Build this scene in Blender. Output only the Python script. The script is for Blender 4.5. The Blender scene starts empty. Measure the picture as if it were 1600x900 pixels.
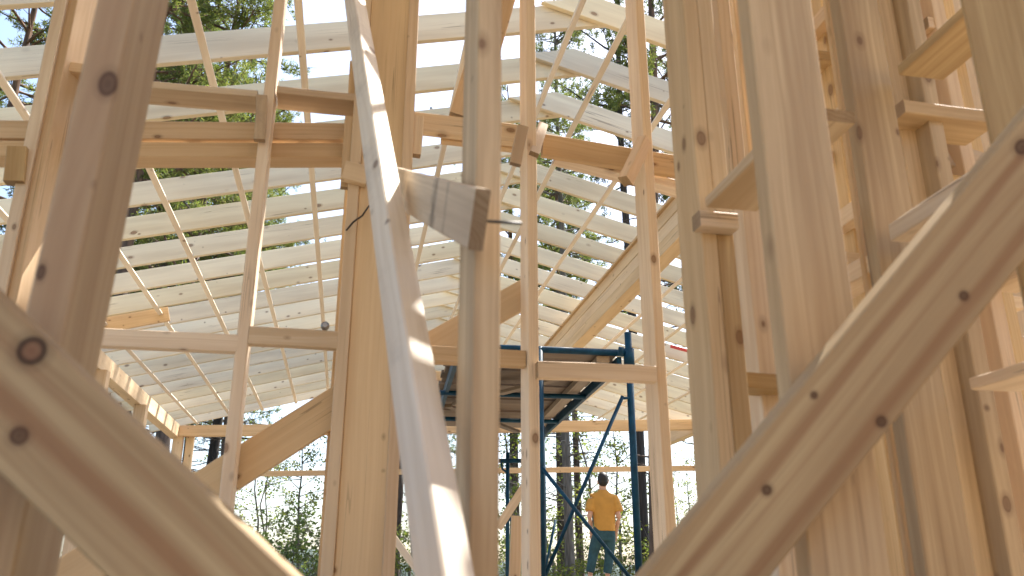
import bpy, bmesh, math, random
import numpy as np
from mathutils import Vector, Matrix, Euler

SC = bpy.context.scene
COL = SC.collection
random.seed(7)

# ------------------------------------------------------------------ camera
F_PX, PITCH = 1317.3, 0.334          # focal length in 1600-wide pixels, upward pitch
HC = 0.12                            # the camera lies low, just above the floor
cam_d = bpy.data.cameras.new('camera')
cam = bpy.data.objects.new('camera', cam_d); COL.objects.link(cam)
cam.location = (0, 0, HC)
cam.rotation_euler = (math.pi / 2 + PITCH, 0, 0)
cam_d.sensor_width = 36; cam_d.lens = 36 * F_PX / 1600
cam_d.clip_start = 0.05; cam_d.clip_end = 3000
cam_d.dof.use_dof = True; cam_d.dof.focus_distance = 9.0; cam_d.dof.aperture_fstop = 4.0
SC.camera = cam

# ------------------------------------------------------------------ light
SUN_AZ, SUN_EL = math.radians(44), math.radians(54)   # azimuth from straight ahead towards the right
w = bpy.data.worlds.new('World'); SC.world = w; w.use_nodes = True
nt = w.node_tree; nt.nodes.clear()
sky = nt.nodes.new('ShaderNodeTexSky'); sky.sky_type = 'NISHITA'; sky.sun_disc = False
sky.sun_elevation = SUN_EL; sky.sun_rotation = SUN_AZ
sky.air_density = 1.0; sky.dust_density = 2.7; sky.ozone_density = 1.0
bg = nt.nodes.new('ShaderNodeBackground'); bg.inputs['Strength'].default_value = 0.15
wo = nt.nodes.new('ShaderNodeOutputWorld')
nt.links.new(sky.outputs[0], bg.inputs[0]); nt.links.new(bg.outputs[0], wo.inputs[0])
sun_d = bpy.data.lights.new('sun', 'SUN'); sun_d.energy = 4.8; sun_d.angle = math.radians(0.5)
sun_d.color = (1.0, 0.94, 0.86)
sun = bpy.data.objects.new('sun', sun_d); COL.objects.link(sun)
sdir = Vector((math.sin(SUN_AZ) * math.cos(SUN_EL), math.cos(SUN_AZ) * math.cos(SUN_EL), math.sin(SUN_EL)))
sun.rotation_euler = (-sdir).to_track_quat('-Z', 'Y').to_euler()
sun.location = (0, 0, 40)
SC.view_settings.view_transform = 'Standard'; SC.view_settings.look = 'None'
SC.view_settings.gamma = 1; SC.view_settings.use_curve_mapping = False
SC.view_settings.exposure = 1.46
try:
    SC.cycles.use_denoising = True
    SC.cycles.diffuse_bounces = 5; SC.cycles.max_bounces = 10
    SC.cycles.transparent_max_bounces = 8
except Exception: pass

# ------------------------------------------------------------------ projection helpers
cp, sp = math.cos(PITCH), math.sin(PITCH)
FW = Vector((0, cp, sp)); RT = Vector((1, 0, 0)); UPV = Vector((0, -sp, cp)); Z = Vector((0, 0, 1))
CAM = Vector((0, 0, HC))
def ray(x, y): return FW + RT * ((x - 800) / F_PX) - UPV * ((y - 450) / F_PX)
def PD(x, y, D):                      # point of the ray at forward ground distance D
    r = ray(x, y); return CAM + r * (D / r.y)
def PC(x, y, d): return CAM + ray(x, y) * d      # at distance d along the view axis
def px_of(p):
    q = Vector(p) - CAM; d = q.dot(FW)
    return 800 + F_PX * q.dot(RT) / d, 450 - F_PX * q.dot(UPV) / d
def along(A, d, x2):                  # point A + s d that stands at picture column x2
    q = A - CAM; c = (x2 - 800) / F_PX
    s = (c * q.dot(FW) - q.dot(RT)) / (d.dot(RT) - c * d.dot(FW))
    return A + d * s
PSI, PHI = 0.1875, 0.0487             # turn of the house axis, skew of the rafters
def axes(a): return Vector((-math.sin(a), math.cos(a), 0)), Vector((math.cos(a), math.sin(a), 0))
HU, HV = axes(PSI)                    # along the ridge, across the house
_, RV = axes(PSI + PHI)               # rafter direction in plan
WU, WV = axes(0.215)                  # the central stud wall
APEX0 = HU * 4.5755 + HV * 1.4579 + Z * (3.749 + HC)
SL, SR = 0.2706, 0.2295               # roof slopes left, right
LD_, RD_ = (-RV - Z * SL), (RV - Z * SR)
def plane_hit(x, y, p0, n):
    r = ray(x, y); return CAM + r * ((p0 - CAM).dot(n) / r.dot(n))
W0 = Vector((0, 3.38, 0))
def WP(x, y, off=0.0): return plane_hit(x, y, W0 + WU * off, WU)   # on the front of the central wall
def roof_z(p, drop=0.2):
    best = 99
    for d in (LD_, RD_):
        n = HU.cross(d); q = APEX0 - Z * drop
        best = min(best, q.z - (n.x * (p.x - q.x) + n.y * (p.y - q.y)) / n.z)
    return best

# ------------------------------------------------------------------ objects
def tag(o, label=None, cat=None, group=None, kind=None):
    if label: o['label'] = label
    if cat: o['category'] = cat
    if group: o['group'] = group
    if kind: o['kind'] = kind
    return o
def empty(name, loc, label, cat, group=None):
    o = bpy.data.objects.new(name, None); COL.objects.link(o); o.location = loc
    o.empty_display_size = 0.2
    return tag(o, label, cat, group, 'thing')
def link(name, me, mat=None, parent=None, mw=None):
    o = bpy.data.objects.new(name, me); COL.objects.link(o)
    if mat is not None:
        me.materials.clear(); me.materials.append(mat)
    if parent is not None: o.parent = parent
    if mw is not None:
        o.matrix_local = (world_of(parent).inverted() @ mw) if parent is not None else mw
    return o
def world_of(o):
    m = o.matrix_basis.copy() if o.parent is None else world_of(o.parent) @ o.matrix_local
    return m if o.parent is not None else Matrix.LocRotScale(o.location, o.rotation_euler, o.scale)

# ------------------------------------------------------------------ materials
def nn(t, typ, **kw):
    n = t.nodes.new(typ)
    for k, v in kw.items(): setattr(n, k, v)
    return n
def math_n(t, op, a, b=None, clamp=False):
    n = t.nodes.new('ShaderNodeMath'); n.operation = op; n.use_clamp = clamp
    for i, v in enumerate((a, b)):
        if v is None: continue
        if isinstance(v, (int, float)): n.inputs[i].default_value = v
        else: t.links.new(v, n.inputs[i])
    return n.outputs[0]
def mixc(t, fac, a, b, mode='MIX'):
    n = t.nodes.new('ShaderNodeMix'); n.data_type = 'RGBA'; n.blend_type = mode
    for i, v in ((0, fac), (6, a), (7, b)):
        if isinstance(v, (int, float)): n.inputs[i].default_value = v
        elif isinstance(v, tuple): n.inputs[i].default_value = (*v, 1)
        else: t.links.new(v, n.inputs[i])
    return n.outputs[2]
def ramp(t, x, pts):
    n = t.nodes.new('ShaderNodeValToRGB'); e = n.color_ramp.elements
    while len(e) < len(pts): e.new(0.5)
    for k, (p, c) in zip(e, pts): k.position = p; k.color = (*c, 1) if isinstance(c, tuple) else (c, c, c, 1)
    t.links.new(x, n.inputs[0]); return n.outputs[0]
def new_mat(name, rough=0.6):
    m = bpy.data.materials.new(name); m.use_nodes = True
    b = m.node_tree.nodes['Principled BSDF']; b.inputs['Roughness'].default_value = rough
    return m, m.node_tree, b
def wood(name, light, dark, knot=(0.16, 0.075, 0.035), ring=90, contrast=0.55, knots=0.6, dirt=0.0, spots=(), bands=(), stains_shade=(), vary=0.34, rough=0.62, streak=0.5):
    m, t, b = new_mat(name, rough)
    tc = nn(t, 'ShaderNodeTexCoord'); oi = nn(t, 'ShaderNodeObjectInfo')
    rnd = oi.outputs['Random']
    off = nn(t, 'ShaderNodeCombineXYZ')
    t.links.new(math_n(t, 'MULTIPLY', rnd, 37.0), off.inputs[0])
    t.links.new(math_n(t, 'SUBTRACT', math_n(t, 'MULTIPLY', math_n(t, 'FRACT', math_n(t, 'MULTIPLY', rnd, 71.3)), 0.24), 0.12), off.inputs[1])
    t.links.new(math_n(t, 'ADD', math_n(t, 'MULTIPLY', math_n(t, 'FRACT', math_n(t, 'MULTIPLY', rnd, 13.7)), 0.14), 0.03), off.inputs[2])
    va = nn(t, 'ShaderNodeVectorMath', operation='ADD'); t.links.new(tc.outputs['Object'], va.inputs[0]); t.links.new(off.outputs[0], va.inputs[1])
    P = va.outputs[0]
    # warp so that the rings wander along the board
    mp = nn(t, 'ShaderNodeMapping'); mp.inputs['Scale'].default_value = (1.3, 7, 7); t.links.new(P, mp.inputs[0])
    nz = nn(t, 'ShaderNodeTexNoise'); nz.inputs['Scale'].default_value = 1.0; nz.inputs['Detail'].default_value = 2; t.links.new(mp.outputs[0], nz.inputs['Vector'])
    sx = nn(t, 'ShaderNodeSeparateXYZ'); t.links.new(P, sx.inputs[0])
    sw = nn(t, 'ShaderNodeSeparateColor'); t.links.new(nz.outputs['Color'], sw.inputs[0])
    yy = math_n(t, 'ADD', sx.outputs[1], math_n(t, 'MULTIPLY', math_n(t, 'SUBTRACT', sw.outputs[0], 0.5), 0.07))
    zz = math_n(t, 'ADD', sx.outputs[2], math_n(t, 'MULTIPLY', math_n(t, 'SUBTRACT', sw.outputs[1], 0.5), 0.07))
    r = math_n(t, 'SQRT', math_n(t, 'ADD', math_n(t, 'MULTIPLY', yy, yy), math_n(t, 'MULTIPLY', zz, zz)))
    # growth rings of uneven width and strength
    rw = nn(t, 'ShaderNodeTexNoise'); rw.noise_dimensions = '1D'; rw.inputs['Scale'].default_value = float(ring) * 0.9; rw.inputs['Detail'].default_value = 3; rw.inputs['Roughness'].default_value = 0.6
    t.links.new(r, rw.inputs['W'])
    rings = math_n(t, 'MULTIPLY', ramp(t, rw.outputs[0], [(0.40, 0.0), (0.66, 1.0)]), contrast)
    # long fibre streaks
    m2 = nn(t, 'ShaderNodeMapping'); m2.inputs['Scale'].default_value = (1.2, 34, 34); t.links.new(P, m2.inputs[0])
    n2 = nn(t, 'ShaderNodeTexNoise'); n2.inputs['Scale'].default_value = 1.0; n2.inputs['Detail'].default_value = 5; n2.inputs['Roughness'].default_value = 0.65; t.links.new(m2.outputs[0], n2.inputs['Vector'])
    st = ramp(t, n2.outputs[0], [(0.36, 0.0), (0.7, 1.0)])
    c = mixc(t, math_n(t, 'MULTIPLY', st, streak), light, dark)
    c = mixc(t, math_n(t, 'MULTIPLY', rings, 0.8), c, dark)
    # broad warm and pale clouds
    m3 = nn(t, 'ShaderNodeMapping'); m3.inputs['Scale'].default_value = (0.9, 9, 9); t.links.new(P, m3.inputs[0])
    n3 = nn(t, 'ShaderNodeTexNoise'); n3.inputs['Scale'].default_value = 1.0; n3.inputs['Detail'].default_value = 3; t.links.new(m3.outputs[0], n3.inputs['Vector'])
    warm = ramp(t, n3.outputs[0], [(0.42, 0.0), (0.68, 1.0)])
    c = mixc(t, math_n(t, 'MULTIPLY', warm, 0.45), c, tuple(0.62 * a + 0.38 * k for a, k in zip(dark, knot)))
    # knots: Voronoi balls cut by the faces
    m4 = nn(t, 'ShaderNodeMapping'); m4.inputs['Scale'].default_value = (6, 10.5, 10.5); t.links.new(P, m4.inputs[0])
    v4 = nn(t, 'ShaderNodeTexVoronoi'); v4.inputs['Scale'].default_value = 1.0; v4.inputs['Randomness'].default_value = 1.0; t.links.new(m4.outputs[0], v4.inputs['Vector'])
    sc4 = nn(t, 'ShaderNodeSeparateColor'); t.links.new(v4.outputs['Color'], sc4.inputs[0])
    keep = math_n(t, 'GREATER_THAN', sc4.outputs[0], 1.0 - knots)
    size = math_n(t, 'ADD', math_n(t, 'MULTIPLY', sc4.outputs[1], 0.11), 0.06)
    kd = math_n(t, 'DIVIDE', v4.outputs['Distance'], size)
    kd = math_n(t, 'ADD', kd, math_n(t, 'MULTIPLY', math_n(t, 'SUBTRACT', n2.outputs[0], 0.5), 0.5))
    core = ramp(t, math_n(t, 'MULTIPLY', kd, 0.5), [(0.0, 0.95), (0.3, 0.8), (0.42, 0.95), (0.5, 0.4), (0.85, 0.0)])
    kmask = math_n(t, 'MULTIPLY', math_n(t, 'MULTIPLY', core, keep), 0.85)
    c = mixc(t, kmask, c, knot)
    # fine drying cracks
    m7 = nn(t, 'ShaderNodeMapping'); m7.inputs['Scale'].default_value = (0.7, 42, 42); t.links.new(P, m7.inputs[0])
    n7 = nn(t, 'ShaderNodeTexNoise'); n7.inputs['Scale'].default_value = 1.0; n7.inputs['Detail'].default_value = 1; t.links.new(m7.outputs[0], n7.inputs['Vector'])
    ck = math_n(t, 'LESS_THAN', math_n(t, 'ABSOLUTE', math_n(t, 'SUBTRACT', n7.outputs[0], 0.5)), 0.012)
    ck = math_n(t, 'MULTIPLY', ck, ramp(t, sw.outputs[2], [(0.58, 0.0), (0.66, 1.0)]))
    c = mixc(t, math_n(t, 'MULTIPLY', ck, 0.5), c, (0.15, 0.085, 0.045))
    # nail and resin specks
    v5 = nn(t, 'ShaderNodeTexVoronoi'); v5.inputs['Scale'].default_value = 5.5; t.links.new(P, v5.inputs['Vector'])
    s5 = nn(t, 'ShaderNodeSeparateColor'); t.links.new(v5.outputs['Color'], s5.inputs[0])
    sp5 = math_n(t, 'MULTIPLY', ramp(t, v5.outputs['Distance'], [(0.03, 1.0), (0.075, 0.0)]), math_n(t, 'GREATER_THAN', s5.outputs[2], 0.3))
    c = mixc(t, math_n(t, 'MULTIPLY', sp5, 0.7), c, (0.13, 0.07, 0.035))
    if dirt:
        n6 = nn(t, 'ShaderNodeTexNoise'); n6.inputs['Scale'].default_value = 3.2; n6.inputs['Detail'].default_value = 6; n6.inputs['Roughness'].default_value = 0.7; t.links.new(P, n6.inputs['Vector'])
        c = mixc(t, math_n(t, 'MULTIPLY', ramp(t, n6.outputs[0], [(0.52, 0.0), (0.72, 1.0)]), dirt), c, (0.15, 0.135, 0.12))
    for (bz, bw, bs) in bands:        # brown heartwood bands wandering along this board
        so = nn(t, 'ShaderNodeSeparateXYZ'); t.links.new(tc.outputs['Object'], so.inputs[0])
        q = math_n(t, 'ADD', math_n(t, 'SUBTRACT', so.outputs[2], bz), math_n(t, 'MULTIPLY', math_n(t, 'SUBTRACT', sw.outputs[2], 0.5), 0.05))
        k = math_n(t, 'DIVIDE', math_n(t, 'ABSOLUTE', q), bw)
        k = ramp(t, math_n(t, 'ADD', k, math_n(t, 'MULTIPLY', math_n(t, 'SUBTRACT', n2.outputs[0], 0.5), 0.8)), [(0.25, 1.0), (0.95, 0.0)])
        c = mixc(t, math_n(t, 'MULTIPLY', k, bs), c, (0.29, 0.155, 0.074))
    for (bx, bw, bs) in stains_shade:       # dark water marks and painted shade across the board
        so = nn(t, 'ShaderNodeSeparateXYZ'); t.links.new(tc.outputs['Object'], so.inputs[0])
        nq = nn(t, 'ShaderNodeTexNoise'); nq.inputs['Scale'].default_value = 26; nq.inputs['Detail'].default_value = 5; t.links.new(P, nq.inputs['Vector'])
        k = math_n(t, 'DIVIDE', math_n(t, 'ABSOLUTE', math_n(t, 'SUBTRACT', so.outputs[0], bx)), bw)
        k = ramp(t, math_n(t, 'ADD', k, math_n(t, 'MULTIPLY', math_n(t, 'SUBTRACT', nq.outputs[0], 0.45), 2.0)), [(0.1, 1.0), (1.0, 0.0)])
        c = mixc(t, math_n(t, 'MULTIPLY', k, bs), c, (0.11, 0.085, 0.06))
    for (kx, kz, rad, el) in spots:   # knots that single out this very board, in board coordinates
        so = nn(t, 'ShaderNodeSeparateXYZ'); t.links.new(tc.outputs['Object'], so.inputs[0])
        dx = math_n(t, 'DIVIDE', math_n(t, 'SUBTRACT', so.outputs[0], kx), el)
        dz = math_n(t, 'SUBTRACT', so.outputs[2], kz)
        dy = math_n(t, 'MULTIPLY', so.outputs[1], 0.8)
        d = math_n(t, 'DIVIDE', math_n(t, 'SQRT', math_n(t, 'ADD', math_n(t, 'ADD', math_n(t, 'MULTIPLY', dx, dx), math_n(t, 'MULTIPLY', dz, dz)), math_n(t, 'MULTIPLY', dy, dy))), rad)
        d = math_n(t, 'ADD', d, math_n(t, 'MULTIPLY', math_n(t, 'SUBTRACT', nz.outputs[0], 0.5), 0.7))
        k = ramp(t, math_n(t, 'MULTIPLY', d, 0.5), [(0.0, 0.9), (0.25, 0.8), (0.42, 1.0), (0.5, 0.8), (0.57, 0.3), (0.95, 0.0)])
        c = mixc(t, k, c, mixc(t, ramp(t, d, [(0.45, 0.0), (0.8, 1.0)]), (0.20, 0.09, 0.048) if rad > 0.015 else (0.09, 0.045, 0.025), (0.045, 0.022, 0.013) if rad > 0.015 else (0.10, 0.05, 0.028)))
    # every board its own tone
    hs = nn(t, 'ShaderNodeHueSaturation'); t.links.new(c, hs.inputs['Color'])
    t.links.new(math_n(t, 'ADD', math_n(t, 'MULTIPLY', math_n(t, 'FRACT', math_n(t, 'MULTIPLY', rnd, 5.31)), vary), 1.0 - vary / 2), hs.inputs['Value'])
    t.links.new(math_n(t, 'ADD', math_n(t, 'MULTIPLY', math_n(t, 'FRACT', math_n(t, 'MULTIPLY', rnd, 9.77)), 0.3), 0.85), hs.inputs['Saturation'])
    t.links.new(hs.outputs[0], b.inputs['Base Color'])
    b.inputs['Specular IOR Level'].default_value = 0.3
    bp = nn(t, 'ShaderNodeBump'); bp.inputs['Strength'].default_value = 0.25; bp.inputs['Distance'].default_value = 0.004
    t.links.new(math_n(t, 'SUBTRACT', n2.outputs[0], math_n(t, 'MULTIPLY', rings, 0.4)), bp.inputs['Height'])
    t.links.new(bp.outputs[0], b.inputs['Normal'])
    return m
WOODS = set()
PALE, TAN = (0.78, 0.655, 0.49), (0.62, 0.46, 0.295)
M_STUD = wood('pine_stud', PALE, TAN)
M_ROOF = wood('pine_rafter', (0.77, 0.685, 0.495), (0.67, 0.565, 0.385), contrast=0.3, knots=0.45, vary=0.2, streak=0.35)
M_WARM = wood('pine_warm', (0.72, 0.545, 0.35), (0.58, 0.395, 0.225), vary=0.2)
M_GLU = wood('pine_glued', (0.75, 0.59, 0.39), (0.63, 0.455, 0.275), contrast=0.3, knots=0.35, vary=0.12, streak=0.35)
M_GREY = wood('pine_weathered', (0.62, 0.54, 0.45), (0.48, 0.38, 0.28), dirt=0.6, knots=0.4, vary=0.08, contrast=0.3)
M_PROP = wood('pine_bleached', (0.82, 0.75, 0.63), (0.66, 0.57, 0.44), dirt=0.3, knots=0.5, vary=0.0, contrast=0.5, streak=0.6)
M_STUB = wood('pine_stained_shaded', (0.68, 0.54, 0.37), (0.47, 0.34, 0.205), stains_shade=((0.96, 0.045, 0.75), (0.42, 0.10, 0.6), (1.1, 0.02, 0.35)), dirt=0.5, knots=0.4, vary=0.0, contrast=0.5)  # the second, wider mark paints the shade beside the leaning prop
M_CREAM = wood('pine_cream', (0.78, 0.65, 0.475), (0.61, 0.45, 0.28), contrast=0.5, vary=0.2)
M_SIDE = wood('pine_tawny', (0.70, 0.54, 0.325), (0.53, 0.365, 0.19), contrast=0.6, knots=0.7, vary=0.12)
M_OLD = wood('scaffold_plank', (0.22, 0.175, 0.13), (0.13, 0.095, 0.065), dirt=0.7, vary=0.5)
M_NEAR = wood('pine_near', (0.645, 0.497, 0.29), (0.40, 0.27, 0.14), ring=48, contrast=0.8, streak=0.85)
M_BRACE_L = wood('pine_big_knot', bands=((-0.012, 0.020, 0.8), (0.03, 0.010, 0.4)), light=(0.505, 0.39, 0.222), dark=(0.32, 0.21, 0.105), ring=34, contrast=0.9, knots=0.12, streak=0.6, vary=0.0, spots=((0.125, 0.05, 0.0165, 0.95), (0.19, -0.026, 0.010, 1.0)))
M_BRACE_R = wood('pine_banded', bands=((0.034, 0.012, 0.75), (-0.05, 0.017, 0.75), (0.0, 0.006, 0.3)), light=(0.56, 0.43, 0.245), dark=(0.36, 0.235, 0.118), ring=30, contrast=0.95, knots=0.12, streak=0.6, vary=0.0, spots=((0.31, 0.013, 0.009, 1.0), (0.475, 0.05, 0.006, 1.0), (0.515, -0.058, 0.009, 1.0), (0.765, -0.035, 0.008, 1.0), (1.03, 0.045, 0.012, 1.2)))
M_BATT = wood('pine_batten', (0.86, 0.79, 0.67), (0.76, 0.65, 0.51), knots=0.2, vary=0.15)
M_POST_L = wood('pine_post', (0.57, 0.43, 0.242), (0.375, 0.245, 0.122), ring=50, contrast=0.75, streak=0.8, knots=0.1, vary=0.0, bands=((-0.036, 0.042, 0.5),), spots=((PD(172, 132, 1.1).z, -0.012, 0.012, 1.6), (PD(60, 430, 1.1).z, -0.045, 0.006, 2.0)))
M_OLD2 = wood('scaffold_bearer', (0.32, 0.265, 0.20), (0.20, 0.15, 0.105), dirt=0.6, vary=0.3)
M_END = wood('pine_end_grain', (0.40, 0.30, 0.185), (0.27, 0.18, 0.095), ring=160, contrast=1.0, knots=0.0)
WOODS.update((M_STUD, M_WARM, M_GLU, M_GREY, M_PROP, M_STUB, M_CREAM, M_SIDE, M_OLD, M_OLD2, M_NEAR, M_BRACE_L, M_BRACE_R, M_ROOF, M_BATT, M_POST_L))
def plain(name, col, rough=0.5, metal=0.0, noise=0.25, scale=30):
    m, t, b = new_mat(name, rough); b.inputs['Metallic'].default_value = metal
    tc = nn(t, 'ShaderNodeTexCoord'); n = nn(t, 'ShaderNodeTexNoise'); n.inputs['Scale'].default_value = scale; n.inputs['Detail'].default_value = 4
    t.links.new(tc.outputs['Object'], n.inputs['Vector'])
    c = mixc(t, ramp(t, n.outputs[0], [(0.35, 0.0), (0.7, 1.0)]), col, tuple(x * (1 - noise) for x in col))
    t.links.new(c, b.inputs['Base Color']); return m
M_BLUE = plain('blue_paint', (0.004, 0.06, 0.115), 0.5, 0.0, 0.45, 14)
M_STEEL = plain('zinc_steel', (0.36, 0.36, 0.35), 0.35, 0.9)
M_DARK = plain('dark_iron', (0.03, 0.026, 0.024), 0.5)
M_RED = plain('red_paint', (0.55, 0.045, 0.03), 0.4)

# ------------------------------------------------------------------ timber
def board_mesh(L, h, t, ah=0.0, seg=5, cham=0.003, warp=0.0025, cut0=0.0, cut1=0.0, rs=None):
    """sawn timber: length on X, thickness on Y (0..t), height on Z; cut0/cut1 slant the ends (X shift per Z)."""
    rn = random.Random(rs if rs is not None else random.random())
    z0, z1 = -ah * h, (1 - ah) * h
    c = min(cham, 0.2 * min(h, t))
    prof = [(c, z0), (t - c, z0), (t, z0 + c), (t, z1 - c), (t - c, z1), (c, z1), (0, z1 - c), (0, z0 + c)]
    wy, wz = rn.uniform(-1, 1) * warp, rn.uniform(-1, 1) * warp
    vs, fs = [], []
    for i in range(seg + 1):
        f = i / seg; bow = math.sin(math.pi * f)
        for (y, z) in prof:
            x = L * f + (1 - f) * cut0 * (z - z0) + f * cut1 * (z - z0)
            vs.append((x, y + wy * bow, z + wz * bow))
    for i in range(seg):
        for k in range(8):
            a, b = i * 8 + k, i * 8 + (k + 1) % 8
            fs.append((a, b, b + 8, a + 8))
    fs.append(tuple(range(7, -1, -1))); fs.append(tuple(seg * 8 + k for k in range(8)))
    me = bpy.data.meshes.new('timber'); me.from_pydata(vs, [], fs)
    for p in me.polygons[-2:]: p.material_index = 1
    bm = bmesh.new(); bm.from_mesh(me); bmesh.ops.recalc_face_normals(bm, faces=bm.faces); bm.to_mesh(me); bm.free()
    return me
def frame_of(A, B, n):
    X = (B - A).normalized(); T = (n - X * n.dot(X)).normalized(); H = T.cross(X)
    if abs(X.z) > 0.9:
        s = 1 if H.x > 0 else -1
    else: s = 1 if H.z > 0 else -1
    H = H * s
    M = Matrix((X, T, H)).transposed().to_4x4(); 
    return M, A
def timber(name, A, B, h, t, parent, mat, ah=0.0, n=None, lab=None, cat=None, **kw):
    A, B = Vector(A), Vector(B); M, o = frame_of(A, B, n or WU)
    M = Matrix.Translation(A) @ M
    ob = link(name, board_mesh((B - A).length, h, t, ah, **kw), mat, parent, M)
    if mat in WOODS:
        ob.data.materials.append(M_END)
        for p in ob.data.polygons[-2:]: p.material_index = 1
    if lab: tag(ob, lab, cat)
    return ob
def post(name, x, y, D, wv, wu, parent, mat, ah=0.0, yaw=0.215, z0=0.0, z1=None, **kw):
    p = PD(x, y, D) if D else WP(x, y)
    if z1 is None: z1 = roof_z(p) - 0.01
    A, B = Vector((p.x, p.y, z0)), Vector((p.x, p.y, z1))
    return timber(name, A, B, wv, wu, parent, mat, ah, n=axes(yaw)[0], **kw)
def beam_w(name, x1, y1, x2, y2, h, t, parent, mat, off=0.0, **kw):   # front lower edge drawn on the central wall
    return timber(name, WP(x1, y1, off), WP(x2, y2, off), h, t, parent, mat, 0.0, n=WU, **kw)
def tube_mesh(pts, rad, n=10, closed=True):
    pts = [Vector(p) for p in pts]; vs, fs = [], []
    for i, p in enumerate(pts):
        d = (pts[min(i + 1, len(pts) - 1)] - pts[max(i - 1, 0)]).normalized()
        a = d.cross(Z if abs(d.z) < 0.9 else Vector((1, 0, 0))).normalized(); b = d.cross(a)
        r = rad[i] if isinstance(rad, (list, tuple)) else rad
        for k in range(n):
            an = 2 * math.pi * k / n; vs.append(tuple(p + (a * math.cos(an) + b * math.sin(an)) * r))
    for i in range(len(pts) - 1):
        for k in range(n):
            fs.append((i * n + k, i * n + (k + 1) % n, (i + 1) * n + (k + 1) % n, (i + 1) * n + k))
    fs.append(tuple(range(n - 1, -1, -1))); fs.append(tuple((len(pts) - 1) * n + k for k in range(n)))
    me = bpy.data.meshes.new('tube'); me.from_pydata(vs, [], fs)
    bm = bmesh.new(); bm.from_mesh(me); bmesh.ops.recalc_face_normals(bm, faces=bm.faces); bm.to_mesh(me); bm.free()
    for p in me.polygons: p.use_smooth = len(p.vertices) == 4
    return me
def tube(name, pts, rad, parent, mat, n=10):
    o = Vector(pts[0]); return link(name, tube_mesh([Vector(p) - o for p in pts], rad, n), mat, parent, Matrix.Translation(o))

# ------------------------------------------------------------------ ground, water, shore
def noise_ground():
    n = 90; vs, fs = [], []
    xs = [math.copysign(abs(a) ** 2.2, a) * 900 for a in np.linspace(-1, 1, n)]
    ys = [math.copysign(abs(a) ** 2.2, a) * 900 for a in np.linspace(-1, 1, n)]
    rn = random.Random(3)
    for y in ys:
        for x in xs:
            d = math.hypot(x, y - 8); z = -0.25
            if d > 13: z += rn.uniform(-.12, .12) - min(0.9, (d - 13) * 0.03)
            vs.append((x, y, z))
    for j in range(n - 1):
        for i in range(n - 1): fs.append((j * n + i, j * n + i + 1, (j + 1) * n + i + 1, (j + 1) * n + i))
    me = bpy.data.meshes.new('ground'); me.from_pydata(vs, [], fs); return me
m, t, b = new_mat('forest_floor', 0.95)
tc = nn(t, 'ShaderNodeTexCoord'); n1 = nn(t, 'ShaderNodeTexNoise'); n1.inputs['Scale'].default_value = 0.6; n1.inputs['Detail'].default_value = 8
t.links.new(tc.outputs['Object'], n1.inputs['Vector'])
t.links.new(ramp(t, n1.outputs[0], [(0.3, (0.10, 0.075, 0.045)), (0.5, (0.075, 0.085, 0.035)), (0.7, (0.16, 0.125, 0.08))]), b.inputs['Base Color'])
tag(link('ground', noise_ground(), m), kind='structure')
m, t, b = new_mat('lake_water', 0.12); b.inputs['Base Color'].default_value = (0.035, 0.065, 0.075, 1)
tc = nn(t, 'ShaderNodeTexCoord'); n1 = nn(t, 'ShaderNodeTexNoise'); n1.inputs['Scale'].default_value = 1.5; t.links.new(tc.outputs['Object'], n1.inputs['Vector'])
bp = nn(t, 'ShaderNodeBump'); bp.inputs['Strength'].default_value = 0.15; t.links.new(n1.outputs[0], bp.inputs['Height']); t.links.new(bp.outputs[0], b.inputs['Normal'])
me = bpy.data.meshes.new('lake'); me.from_pydata([(-400, 75, -0.9), (400, 75, -0.9), (500, 420, -0.9), (-500, 420, -0.9)], [], [(0, 1, 2, 3)])
tag(link('lake', me, m), kind='structure')
def shore():
    vs, fs = [], []; n = 160; rn = random.Random(11)
    for i in range(n + 1):
        a = math.radians(-60 + 120 * i / n); R = 430
        hgt = 9 + 3 * math.sin(i * 0.13) + 2 * math.sin(i * 0.41 + 1) + rn.uniform(0, 2.5)
        for (dr, z) in ((0, -2), (10, hgt * 0.65), (40, hgt), (160, hgt * 1.1), (170, -2)):
            vs.append((math.sin(a) * (R + dr), math.cos(a) * (R + dr), z))
    for i in range(n):
        for k in range(4): fs.append((i * 5 + k, i * 5 + k + 1, i * 5 + k + 6, i * 5 + k + 5))
    me = bpy.data.meshes.new('far_shore'); me.from_pydata(vs, [], fs); return me
m = plain('far_forest', (0.06, 0.09, 0.07), 0.9, 0, 0.5, 0.12)
tag(link('hills', shore(), m), kind='structure')
# the floor slab of the house
m = plain('floor_board', (0.33, 0.26, 0.18), 0.7, 0, 0.35, 6)
bmf = bmesh.new()
for (a, c) in (((-4.6, -4.5), (5.9, 17.2)),):
    q = []
    for (v_, u_) in ((a[0], a[1]), (c[0], a[1]), (c[0], c[1]), (a[0], c[1])):
        p = HV * v_ + HU * u_; q.append(p)
    lo = [bmf.verts.new((p.x, p.y, -0.22)) for p in q]; hi = [bmf.verts.new((p.x, p.y, 0.0)) for p in q]
    bmf.faces.new(hi); bmf.faces.new(lo[::-1])
    for i in range(4): bmf.faces.new((lo[i], lo[(i + 1) % 4], hi[(i + 1) % 4], hi[i]))
me = bpy.data.meshes.new('floor'); bmf.to_mesh(me); bmf.free()
tag(link('floor', me, m), kind='structure')

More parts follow.
